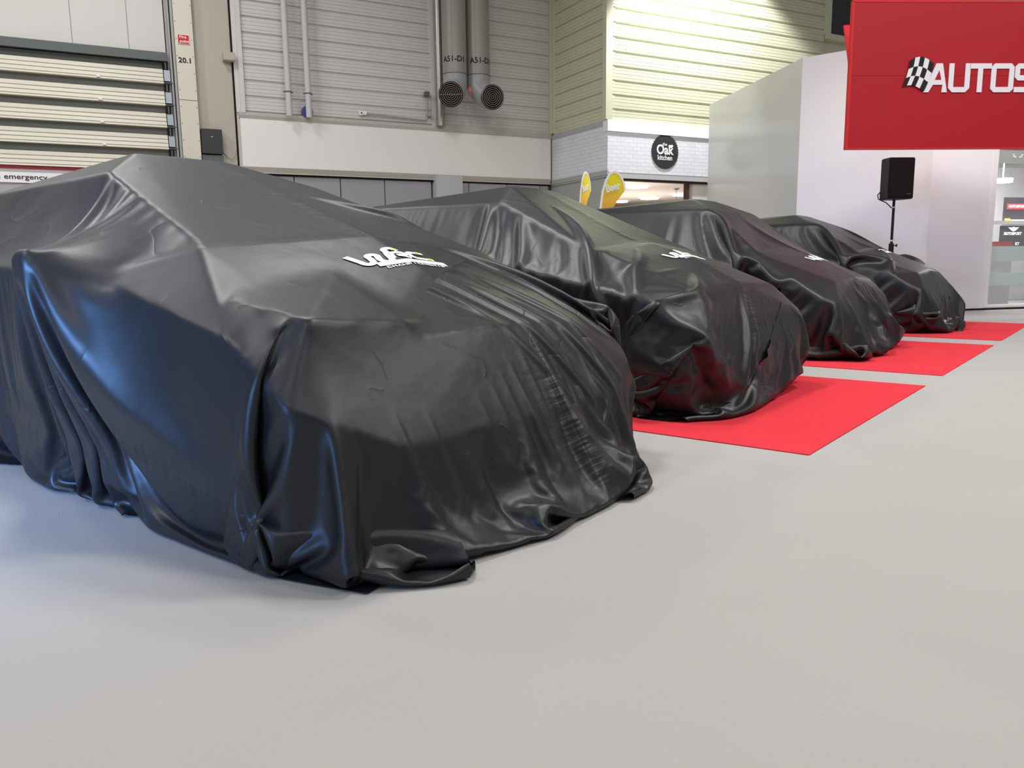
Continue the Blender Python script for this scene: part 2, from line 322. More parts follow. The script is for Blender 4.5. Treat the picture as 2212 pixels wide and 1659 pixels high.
# ventilation ducts with round grilles
def duct(x, y, dirx, lab, lettering, zr, zc, tr, side):
    t = thing('ventilation_duct', lab, 'duct', (x, y, zc), 0, 'ventilation ducts with round grilles')
    b = B(); b.tube([(x, y, 9.2), (x, y, zr)], .265, 32); b.build('duct_pipe', M_duct, t)
    b = B(); b.tube([(x, y, zr), (x, y, zr - .012)], .272, 32); b.build('duct_ring', M_dark, t)
    # elbow sweeping forward
    d = Vector((dirx, -1, -.12)).normalized(); c = Vector((x, y, zc))
    pts = [Vector((x, y, zr - .012)), Vector((x, y, zr - .12))]
    for k in range(1, 9):
        a = k / 9 * math.pi / 2; pts.append(Vector((x, y, zr - .12 - .34 * math.sin(a))) + d * .34 * (1 - math.cos(a)) + Vector((side * (1 - math.cos(a)), 0, 0)))
    end = pts[-1] + d * .12; pts.append(end)
    b = B(); b.tube(pts, [.262] * len(pts), 32, caps=False); e = b.build('duct_elbow', M_duct2, t)
    u = Vector((-d.y, d.x, 0)).normalized(); v = u.cross(d)
    def ring(r0, r1, off):
        vv = []; ff = []
        n = 40
        for k in range(n):
            a = 2 * math.pi * k / n; q = u * math.cos(a) + v * math.sin(a)
            vv += [end + d * off + q * r0, end + d * off + q * r1, end + d * (off - .02) + q * r1, end + d * (off - .02) + q * r0]
        for k in range(n):
            a, c_ = 4 * k, 4 * ((k + 1) % n)
            for j in range(4): ff.append((a + j, c_ + j, c_ + (j + 1) % 4, a + (j + 1) % 4))
        return vv, ff
    b = B(); b.tube([end - d * .02, end - d * .03], .255, 32); b.build('duct_mouth', M_blackgap, t)
    b = B()
    for k in range(6): b.add(*ring(.028 + .041 * k, .036 + .041 * k, .012))
    if side < 0:
        b.box(-.25, .25, -.004, .004, -.008, 0, Matrix.Translation(end + d * .012) @ Matrix((( u.x, v.x, d.x, 0), (u.y, v.y, d.y, 0), (u.z, v.z, d.z, 0), (0, 0, 0, 1))))
    b.build('round_grille', M_duct, t)
    tx = text('lettering', 'A51-D1', .165, M_ink, Matrix.Identity(4), t, bold=.003, depth=0)
    for vt in tx.data.vertices:   # wrap round the pipe
        a = (vt.co.x) / .265 + tr; z = vt.co.y
        vt.co = (x + .268 * math.sin(a), y - .268 * math.cos(a), zr + .27 + z)
    return t
duct(7.33, 16.45, -.50, 'left ventilation duct, its round grille crossed by a bar', 'A51-D1', 4.93, 4.6, -.46, -.10)
duct(7.89, 16.45, -.15, 'right ventilation duct, its grille turned towards the cafe', 'A51-D1', 4.95, 4.6, -.12, .26)
b = B(); b.box(7.46, 7.52, 16.0, 16.05, 4.50, 4.60); b.tube([(7.50, 16.02, 4.50), (7.48, 16.0, 4.40), (7.47, 16.0, 4.34)], .01, 6)
tag(b.build('actuator', mat('salmon_plastic', srgb(190, 110, 96), .6, .3)), 'small salmon actuator beside the left duct grille', 'actuator')
# ---------------------------------------------------------------- cafe corner
struct(B().box(10.14, 10.3, 14.66, 17.1, 2.72, 9.2).build('wall_side', M_green))
struct(B().box(10.14, 10.3, 14.66, 17.1, 0, 2.72).build('wall_side_lower', mat('side_panel_grey', srgb(172, 175, 170), .6, .3)))
struct(B().box(10.10, 10.14, 14.63, 17.0, 2.84, 3.79).build('wall_tiles_side', M_tile))
b = B(); b.box(10.085, 10.14, 14.781, 17.0, 3.79, 3.90); struct(b.build('trim_11', mat('trim_pale_grey', srgb(178, 180, 184), .6, .3)))
b = B(); b.box(10.095, 10.139, 14.63, 17.0, 2.74, 2.84); b.box(10.11, 10.16, 14.62, 17.0, 2.70, 2.74); struct(b.build('trim_12', mat('lip_grey', srgb(176, 176, 176), .6, .3)))
struct(B().box(10.3, 20, 14.78, 14.95, 2.66, 9.2).build('wall_front', M_green))
struct(B().box(10.14, 20, 14.63, 14.78, 2.80, 3.66).build('wall_tiles_front', M_tile))
struct(B().box(10.08, 20, 14.60, 14.78, 3.66, 3.90).build('trim_13', mat('trim_white', srgb(240, 240, 240), .5, .4)))
struct(B().box(10.14, 20, 14.635, 14.78, 2.68, 2.80).build('trim_14', mat('lip_light', srgb(188, 188, 187), .6, .3)))
struct(B().box(10.3, 20, 14.66, 14.80, 2.63, 2.68).build('trim_15', mat('brown_black', srgb(52, 40, 36), .6, .3)))
b = B(); b.box(12.36, 12.44, 14.68, 14.78, 0, 2.66); struct(b.build('trim_16', mat('frame_brown', srgb(70, 54, 48), .5, .4)))
struct(B().box(12.56, 20, 14.72, 14.84, 0, 2.64).build('wall_front_lower', mat('off_white', srgb(222, 214, 204), .6, .3)))
struct(B().box(12.44, 12.56, 14.74, 14.9, 0, 2.64).build('trim_17', mat('pinkish_reveal', srgb(206, 190, 180), .6, .3)))
cl = struct(B().box(10.3, 26, 14.85, 30, 2.95, 3.05).build('ceiling', M_cafe))
struct(B().box(10.3, 26, 29.8, 30, 0, 2.95).build('wall_cafe_back', M_cafe))
struct(B().box(10.2, 10.3, 14.9, 30, 0, 2.95).build('wall_cafe_left', M_cafe))
struct(B().box(10.3, 26, 24, 30, -.02, 0.0).build('floor_cafe', M_floor))
for (x, y, r, lab) in ((13.78, 18.48, .30, 'largest glowing round lamp in the cafe ceiling, right of the wider feather flag'), (16.72, 21.74, .30, 'glowing round lamp in the middle of the cafe ceiling'),
                       (16.65, 23.25, .22, 'smallest, lowest glowing lamp in the cafe ceiling'), (16.81, 20.17, .33, 'glowing round lamp in the cafe ceiling nearest the dark door frame')):
    b = B(); b.tube([(x, y, 2.95), (x, y, 2.90)], r, 24); t = b.build('ceiling_lamp', M_glow); tag(t, lab, 'lamp', 'round lamps in the cafe ceiling')
b = B(); b.tube([(15.33, 18.67, 2.95), (15.33, 18.67, 2.90)], [.10, .03], 12); t = tag(b.build('hanging_cord', M_recess), 'thin hanging cord with a small dark ceiling rose in the cafe', 'cord')
B().tube([(15.33, 18.67, 2.90), (15.33, 18.67, 2.0)], .006, 6).build('cord', M_recess, t)
for x, y in ((12.2, 17.5), (15.5, 21)): lamp('cafe_ceiling_fill', 'AREA', (x, y, .6), 110, (1, .93, .88), (x, y, 3), shape='DISK', size=2.0)  # added upward fill to brighten the cafe interior, no fitting of its own
# round scalloped badge
n = 42; poly = []
for k in range(n * 4):
    a = 2 * math.pi * k / (n * 4); r = .372 + .013 * math.cos(a * n); poly.append((r * math.cos(a), r * math.sin(a)))
MBd = frame((11.66, 14.63, 3.30), (1, 0, 0), (0, -1, 0))
b = B(); b.prism(poly, .002, .02, MBd); bd = tag(b.build('cafe_badge', M_badge), 'round charcoal badge with scalloped rim lettered "the Oak kitchen"', 'sign')
text('lettering', 'the', .10, M_white, MBd @ Matrix.Translation((-.02, .16, .024)), bd, bold=.001)
text('lettering', 'Oak', .29, M_white, MBd @ Matrix.Translation((-.02, .035, .024)), bd, bold=.008, sx=.92)
text('lettering', 'kitchen', .155, M_white, MBd @ Matrix.Translation((-.01, -.135, .024)), bd, bold=.003, sx=.92)
b = B(); b.prism([(.045 * math.cos(a) + .17, .035 * math.sin(a) + .125 + .01 * math.cos(a)) for a in np.linspace(0, 6.1, 14)], .022, .027, MBd); b.build('leaf_mark', M_white, bd)
# high window
wn = struct(B().box(16.62, 20, 14.56, 14.8, 6.28, 6.40).build('window_1', M_green))
b = B(); b.box(16.60, 16.74, 14.56, 14.8, 6.40, 9.2); struct(b.build('window_frame', M_green, wn))
struct(B().box(16.74, 20, 14.60, 14.7, 6.40, 9.2).build('window_pane', mat('dark_pane', srgb(44, 42, 40), .3, .5), wn))
# ---------------------------------------------------------------- feather flags
def feather(x, y, rz, lab, w):
    t = thing('feather_flag', lab, 'flag', (x, y, 0), rz, 'feather flags by the cafe')
    Mx = Matrix.Translation((x, y, 0)) @ Matrix.Rotation(rz, 4, 'Z')
    H = 2.70; left = []; inner = []; right = []
    edge = [(.0, .45), (.01, 1.2), (.045, 1.9), (.10, 2.25), (.19, 2.48), (.30, 2.62), (.42, 2.67), (.54, 2.64), (.64, 2.55), (.70, 2.44), (.725, 2.30)]
    edge = [(a * w, b_) for a, b_ in edge]
    tail = [(.70 * w, 2.28), (.52 * w, 2.10), (.37 * w, 1.90), (.25 * w, 1.5), (.14 * w, .9), (.09 * w, .45)]
    def off(pts, d):
        o = []
        for i, p in enumerate(pts):
            a = Vector(pts[max(i - 1, 0)]); c = Vector(pts[min(i + 1, len(pts) - 1)]); q = (c - a).normalized(); o.append((p[0] + q.y * d, p[1] - q.x * d))
        return o
    ie = off(edge, .045)
    poly = ie + tail; Mw = Mx @ Matrix(((1, 0, 0, 0), (0, 0, -1, 0), (0, 1, 0, 0), (0, 0, 0, 1)))
    b = B(); b.prism(poly, -.003, .003, Mw); b.build('flag_sail', M_flag, t)
    v = []; f = []
    for (a, c) in zip(edge, ie): v += [Mw @ Vector((a[0], a[1], .006)), Mw @ Vector((c[0], c[1], .006)), Mw @ Vector((c[0], c[1], -.006)), Mw @ Vector((a[0], a[1], -.006))]
    for i in range(len(edge) - 1):
        for j in range(4): f.append((4 * i + j, 4 * i + 4 + j, 4 * i + 4 + (j + 1) % 4, 4 * i + (j + 1) % 4))
    mesh('pole_sleeve', v, f, M_white, t)
    b = B(); b.tube([Mx @ Vector((.01, 0, .06)), Mx @ Vector((.01, 0, .6))], .014, 8); b.build('pole', M_steel, t)
    b = B(); b.box(-.13, .13, -.13, .13, 0, .012, Mx); b.tube([Mx @ Vector((0, 0, .012)), Mx @ Vector((0, 0, .1))], .03, 10); b.build('base_plate', M_black, t)
    text('lettering', 'Beer', .20 * w, M_white, Mw @ Matrix.Translation((.385 * w, 2.34, .008)) @ Matrix.Rotation(.25, 4, 'Z'), t, bold=.006)
    return t
feather(8.60, 13.45, math.radians(37), 'narrow-looking yellow and orange feather flag, the left of two, seen nearly edge on', 1.0)
feather(8.99, 13.35, 0.1, 'wider yellow and orange feather flag reading Beer, the right of two', 1.0)
# ---------------------------------------------------------------- white exhibition stand
A_ = Vector((11.08, 10.21, 0)); B_ = Vector((12.47, 14.1, 0)); D3 = Vector((.971, -.237, 0)); G3 = Vector((12.722, 8.066, 0))
J_ = G3 - D3 * .825; J_ = Vector((11.92, 8.26, 0)); Z1 = 4.29
def wallseg(b, p, q, z0, z1, th=.12):
    d = (q - p).normalized(); n = Vector((-d.y, d.x, 0)) * th
    b.add([p + Vector((0, 0, z0)), q + Vector((0, 0, z0)), q + n + Vector((0, 0, z0)), p + n + Vector((0, 0, z0)), p + Vector((0, 0, z1)), q + Vector((0, 0, z1)), q + n + Vector((0, 0, z1)), p + n + Vector((0, 0, z1))],
          [(3, 2, 1, 0), (4, 5, 6, 7), (0, 1, 5, 4), (1, 2, 6, 5), (2, 3, 7, 6), (3, 0, 4, 7)])
st = thing('exhibition_stand', 'tall glossy white exhibition stand with a window, behind the far cars', 'stand', (A_.x, A_.y, 0))
b = B(); wallseg(b, B_, A_, 0, Z1); b.build('side_wall', mat('satin_white_panel', srgb(205, 205, 201), 0.2, 0.5), st)
b = B(); wallseg(b, A_, J_, 0, Z1); b.build('front_wall', M_gloss, st)
U = lambda u: G3 + D3 * u
b = B(); wallseg(b, J_, U(.40), 0, Z1); wallseg(b, U(.40), U(4.2), 0, .07); wallseg(b, U(.40), U(4.2), 2.62, Z1); wallseg(b, U(2.9), U(4.2), .07, 2.62)
b.build('window_wall', M_gloss, st)
b = B(); wallseg(b, U(.36), U(.44), .045, 2.66, .05); wallseg(b, U(.44), U(2.9), 1.40, 1.46, .05); wallseg(b, U(.44), U(2.9), .045, .085, .05)
for v in range(len(b.v)): b.v[v] = tuple(Vector(b.v[v]) - Vector((.237, .971, 0)) * .012)
b.build('window_frame', M_white, st)
b = B(); wallseg(b, U(.44) + Vector((.237, .971, 0)) * .05, U(2.9) + Vector((.237, .971, 0)) * .05, .085, 2.62, .008); gp = b.build('glass_pane', M_glass, st)
b = B(); wallseg(b, U(.44) + Vector((.237, .971, 0)) * .035, U(2.9) + Vector((.237, .971, 0)) * .035, .80, 1.045, .004); b.build('frosted_band', M_frost, st)
b = B(); wallseg(b, U(.44) + Vector((.237, .971, 0)) * .035, U(2.9) + Vector((.237, .971, 0)) * .035, .40, .61, .004); b.build('frosted_band', M_frost, st)
b = B(); wallseg(b, U(.44) + Vector((.237, .971, 0)) * .035, U(2.9) + Vector((.237, .971, 0)) * .035, 2.38, 2.62, .004); hb = b.build('header_band', mat('grey_band', srgb(170, 176, 172), .5, .3), st)
for dx in (0, .14):
    Mh = frame(U(.78 + dx) + Vector((.237, .971, 0)) * .03 + Vector((0, 0, 2.50)), D3, (-.237, -.971, 0)); k = 1 if dx == 0 else -1
    b = B(); b.prism([(-.05 * k, .03), (.01 * k, .035), (0, .012), (.05 * k, -.01), (.03 * k, -.04), (.0, -.015), (-.03 * k, -.03), (-.02 * k, 0)], 0, .004, Mh); b.build('header_mark', M_white, hb)
N3 = Vector((.237, .971, 0))
b = B(); wallseg(b, U(-.2) + N3 * 2.4, U(4.2) + N3 * 2.4, 0, 2.62, .05); b.build('inner_back_wall', M_white, st)
b = B(); wallseg(b, U(-.4) + N3 * .14, U(4.2) + N3 * .14, 2.70, 2.74, 2.4); b.build('inner_ceiling', M_white, st)
b = B(); wallseg(b, J_ + (U(0) - J_) * .2 + D3 * .02, U(4.2), 0, .03, .004)
for v in range(len(b.v)): b.v[v] = tuple(Vector(b.v[v]) - N3 * .008)
b.build('base_gap', M_blackgap, st)
# inside the stand
b = B(); b.tube([U(1.78) + N3 * 1.2 + Vector((0, 0, 2.27)), U(1.78) + N3 * 1.2 + Vector((0, 0, 2.2))], .16, 20); o = tag(b.build('interior_lamp', M_glow), 'bright round lamp glowing inside the stand window', 'lamp')
B().tube([U(1.78) + N3 * 1.2 + Vector((0, 0, 2.27)), U(1.78) + N3 * 1.2 + Vector((0, 0, 2.70))], .01, 8).build('hanger', M_white, o)
lamp('stand_room_lamp', 'AREA', tuple(U(1.6) + N3 * .9 + Vector((0, 0, 2.55))), 110, (1, 1, 1), tuple(U(1.4) + N3 * 1.1), shape='DISK', size=.8)
def board(u, dn, z0, z1, w):
    b = B(); wallseg(b, U(u) + N3 * dn, U(u + w) + N3 * dn, z0, z1, .03); return b
M_boardm = mat('black_board', srgb(34, 35, 42), .5, .3)
o = tag(board(1.97, 1.3, 1.45, 1.95, 1.6).build('poster_board', M_boardm), 'upper black poster board with a red AUTOSPORT label inside the stand', 'poster')
b = board(2.02, 1.28, 1.735, 1.835, .42).build('red_label', M_firered, o)
text('lettering', 'AUTOSPORT', .068, M_white, frame(U(2.23) + N3 * 1.275 + Vector((0, 0, 1.785)), D3, -N3), b, bold=.002)
board(1.99, 1.285, 1.52, 1.57, .12).build('yellow_patch', mat('yellow_patch', srgb(224, 200, 60), .5, .3), o)
board(2.13, 1.285, 1.525, 1.55, .5).build('white_strip', M_white, o)
o = tag(board(1.73, 1.1, .95, 1.432, 1.6).build('poster_board', M_boardm), 'lower black poster board lettered AUTOSPORT with a winged emblem', 'poster')
text('lettering', 'AUTOSPORT', .068, M_white, frame(U(1.99) + N3 * 1.095 + Vector((0, 0, 1.285)), D3, -N3), o, bold=.003)
Mb = frame(U(2.0) + N3 * 1.095 + Vector((0, 0, 1.365)), D3, -N3)
b = B(); b.prism([(0, -.04), (.05, -.02), (.12, .035), (.04, .03), (0, .045), (-.04, .03), (-.12, .035), (-.05, -.02)], 0, .004, Mb); b.build('winged_emblem', M_white, o)
text('lettering', 'RT', .075, M_white, frame(U(2.11) + N3 * 1.095 + Vector((0, 0, 1.10)), D3, -N3), o, bold=.003)
o = tag(board(1.15, .8, 1.03, 1.14, .55).build('red_box', mat('dark_red', srgb(122, 20, 24), .5, .3)), 'flat dark red box on the counter behind the stand window', 'box')
b = B(); wallseg(b, U(.75) + N3 * .6, U(1.53) + N3 * .6, .0, 1.03, .6); tag(b.build('counter', mat('counter_grey', srgb(150, 152, 150), .5, .3), bevel=.03), 'grey counter with rounded corner seen through the stand window', 'counter')
# ---------------------------------------------------------------- red header sign
SD = Vector((.908, -.418, 0)); SN = Vector((-.418, -.908, 0)); S0 = Vector((8.38, 6.98, 0))
sg = thing('header_sign', 'big red hanging sign with a chequered flag and white AUTOSPORT lettering', 'sign', (8.33, 7.0, 2.22))
SF = lambda u, z, w: S0 + SD * u + Vector((0, 0, z)) + SN * w
def sbox(b, u0, u1, z0, z1, w0, w1):
    v = [SF(u, z, w) for u in (u0, u1) for w in (w0, w1) for z in (z0, z1)]
    return b.add(v, [(0, 1, 3, 2), (4, 6, 7, 5), (0, 4, 5, 1), (2, 3, 7, 6), (0, 2, 6, 4), (1, 5, 7, 3)])
b = B(); sbox(b, .022, 4.6, 2.235, 3.94, -.05, 0); b.build('sign_face', M_signred, sg)
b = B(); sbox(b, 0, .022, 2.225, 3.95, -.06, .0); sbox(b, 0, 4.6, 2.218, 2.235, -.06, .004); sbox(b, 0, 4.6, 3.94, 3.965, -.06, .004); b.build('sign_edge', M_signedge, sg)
b = B(); sbox(b, .022, 4.6, 3.088, 3.092, 0, .0015); b.build('seam', mat('seam_red', srgb(150, 14, 24), .6, .2), sg)
b = B(); b.tube([SF(.5, 3.96, -.03), SF(.5, 9.0, -.03)], .006, 6); b.build('suspension_cable', M_steel, sg)
b = B(); b.tube([SF(4.0, 3.96, -.03), SF(4.0, 9.0, -.03)], .006, 6); b.build('suspension_cable', M_steel, sg)
MSg = frame(SF(0, 0, 0), SD, SN)
def stroke_letter(kind, u, z, w, h, s=.062):
    """blocky rounded lettering as polygons"""
    P = []
    if kind == 'U': P = [[(0, h), (s, h), (s, s), (w - s, s), (w - s, h), (w, h), (w, .05), (w - .05, 0), (.05, 0), (0, .05)]]
    elif kind == 'T': P = [[(0, h), (w, h), (w, h - s), (w / 2 + s / 2, h - s), (w / 2 + s / 2, 0), (w / 2 - s / 2, 0), (w / 2 - s / 2, h - s), (0, h - s)]]
    elif kind == 'O': P = [[(0, .04), (.04, 0), (w / 2, 0), (w / 2, s), (s, s), (s, h - s), (w / 2, h - s), (w / 2, h), (.04, h), (0, h - .04)], [(w / 2, 0), (w - .04, 0), (w, .04), (w, h - .04), (w - .04, h), (w / 2, h), (w / 2, h - s), (w - s, h - s), (w - s, s), (w / 2, s)]]
    elif kind == 'S': P = [[(0, 0), (w - .04, 0), (w, .04), (w, h / 2 + s / 2 - .04), (w - .04, h / 2 + s / 2), (s, h / 2 + s / 2), (s, h - s), (w, h - s), (w, h), (.04, h), (0, h - .04), (0, h / 2 - s / 2 + .04), (.04, h / 2 - s / 2), (w - s, h / 2 - s / 2), (w - s, s), (0, s)]]
    elif kind == 'P': P = [[(0, 0), (s, 0), (s, h / 2 - s / 2), (w - .04, h / 2 - s / 2), (w, h / 2), (w, h - .04), (w - .04, h), (w / 2, h), (w / 2, h - s), (w - s, h - s), (w - s, h / 2 + s / 2), (s, h / 2 + s / 2), (s, h - s), (w / 2, h - s), (w / 2, h), (0, h)]]
    elif kind == 'R': P = [[(0, 0), (s, 0), (s, h / 2 - s / 2), (w - s, h / 2 - s / 2), (w - s, 0), (w, 0), (w, h - .04), (w - .04, h), (w / 2, h), (w / 2, h - s), (w - s, h - s), (w - s, h / 2 + s / 2), (s, h / 2 + s / 2), (s, h - s), (w / 2, h - s), (w / 2, h), (0, h)]]
    elif kind == 'A': P = [[(0, 0), (s * 1.1, 0), (.40 * w, .26 * h), (.80 * w, .26 * h), (w - s * 1.1, 0), (w, 0), (.76 * w, h), (.50 * w, h)]]
    b = B()
    for p in P: b.prism([(u + a, z + c) for a, c in p], .002, .012, MSg)
    o = b.build('letter_' + kind.lower(), M_signwhite, sg)
    if kind == 'A':
        bb = B(); bb.prism([(u + .46 * w, z + .43 * h), (u + .73 * w, z + .43 * h), (u + .63 * w, z + .76 * h)], .012, .0135, MSg); bb.build('letter_counter', M_signred, o)
for kd, u, w in (('A', .93, .305), ('U', 1.248, .268), ('T', 1.507, .278), ('O', 1.786, .29), ('S', 2.088, .29), ('P', 2.40, .29), ('O', 2.70, .29), ('R', 3.01, .29), ('T', 3.31, .28)):
    stroke_letter(kd, u, 2.893, w, .340)
# waving chequered flag emblem
def fl(i, j):  # grid 5 x 3, returns (u, z)
    a, c = i / 5.0, j / 3.0
    top = (.745 + .30 * a, 3.270 + .045 * math.sin(math.pi * a * 1.05) - .035 * a ** 2)
    bot = (.665 + .272 * a, 2.955 + .030 * math.sin(math.pi * a) - .055 * a ** 2)
    bow = .014 * math.sin(math.pi * c)
    return (top[0] * (1 - c) + bot[0] * c + bow, top[1] * (1 - c) + bot[1] * c)
bw = (B(), B())
for i in range(5):
    for j in range(3):
        poly = [fl(i, j), fl(i + .5, j), fl(i + 1, j), fl(i + 1, j + .5), fl(i + 1, j + 1), fl(i + .5, j + 1), fl(i, j + 1), fl(i, j + .5)]
        bw[(i + j) % 2].prism(poly, .014, .018, MSg)
bw[0].build('flag_black_squares', M_ink, sg); bw[1].build('flag_white_squares', M_signwhite, sg)
# the rear board of the header, its edge peeping out on the left, and the two rails that hold it
b = B(); b.prism([(.179, 3.84), (4.6, 3.84), (4.6, 2.5), (.43, 2.5)], -.62, -.58, MSg); b.build('rear_board', mat('lit_red_board', srgb(250, 50, 66), .5, .3), sg)  # light falling on the board is put into its brighter red
b = B(); sbox(b, .6, 4.4, 3.78, 3.82, -.58, -.56); sbox(b, .6, .64, 3.78, 3.82, -.58, -.05); sbox(b, 4.36, 4.4, 3.78, 3.82, -.58, -.05); b.build('rail', M_steel, sg)
# ---------------------------------------------------------------- loudspeaker on a tripod
px, py = 10.44, 7.80; rz = math.radians(-24)
Ms = Matrix.Translation((px, py, 0)) @ Matrix.Rotation(rz, 4, 'Z')
sp = thing('loudspeaker', 'black loudspeaker on a tripod in front of the glossy white stand', 'speaker', (px, py, 1.70), rz)
b = B(); b.prism([(-.19, -.17), (.19, -.17), (.19, .06), (.10, .19), (-.10, .19), (-.19, .06)], 1.72, 2.30, Ms); b.build('cabinet', M_black, sp, bevel=.012)
b = B(); b.box(-.175, .175, -.182, -.168, 1.75, 2.275, Ms); b.build('front_grille', mat('speaker_grille', srgb(36, 34, 32), .8, .2, bump=.6, bscale=400), sp, bevel=.004)
b = B(); b.box(.08, .14, -.186, -.182, 1.785, 1.792, Ms); b.build('badge', M_duct2, sp)
b = B(); b.tube([Ms @ Vector(p) for p in ((-.19, .05, 1.83), (-.225, .05, 1.79), (-.215, .04, 1.73), (-.12, .0, 1.68), (-.05, 0, 1.62), (-.03, 0, 1.60))], .008, 6); b.build('cable', M_black, sp)
ts = thing('speaker_stand', 'black tripod pole with white tape bands holding the loudspeaker', 'speaker stand', (px, py, 0), rz)
b = B(); b.tube([Ms @ Vector((0, 0, .95)), Ms @ Vector((0, 0, 1.72))], .019, 12); b.build('pole', M_black, ts)
b = B(); b.tube([Ms @ Vector((0, 0, .10)), Ms @ Vector((0, 0, 1.0))], .026, 12); b.build('lower_pole', M_black, ts)
b = B(); b.tube([Ms @ Vector((0, 0, .93)), Ms @ Vector((0, 0, 1.09))], .036, 12); b.tube([Ms @ Vector((0, -.03, 1.06)), Ms @ Vector((.05, -.05, 1.06))], .007, 8); b.tube([Ms @ Vector((.05, -.05, 1.04)), Ms @ Vector((.05, -.05, 1.08))], .012, 8); b.build('collar', M_black, ts)
for z in (1.12, 1.60):
    b = B(); b.tube([Ms @ Vector((0, 0, z)), Ms @ Vector((0, 0, z + .022))], .023, 12); b.build('tape_band', M_white, ts)
for k in range(3):
    a = 2 * math.pi * k / 3 + .5; e = Vector((.5 * math.cos(a), .5 * math.sin(a), .012))
    b = B(); b.tube([Ms @ Vector((.03 * math.cos(a), .03 * math.sin(a), .93)), Ms @ e], .012, 8); b.tube([Ms @ Vector((.02 * math.cos(a), .02 * math.sin(a), .25)), Ms @ Vector((.28 * math.cos(a), .28 * math.sin(a), .45))], .009, 6); b.build('leg', M_black, ts)
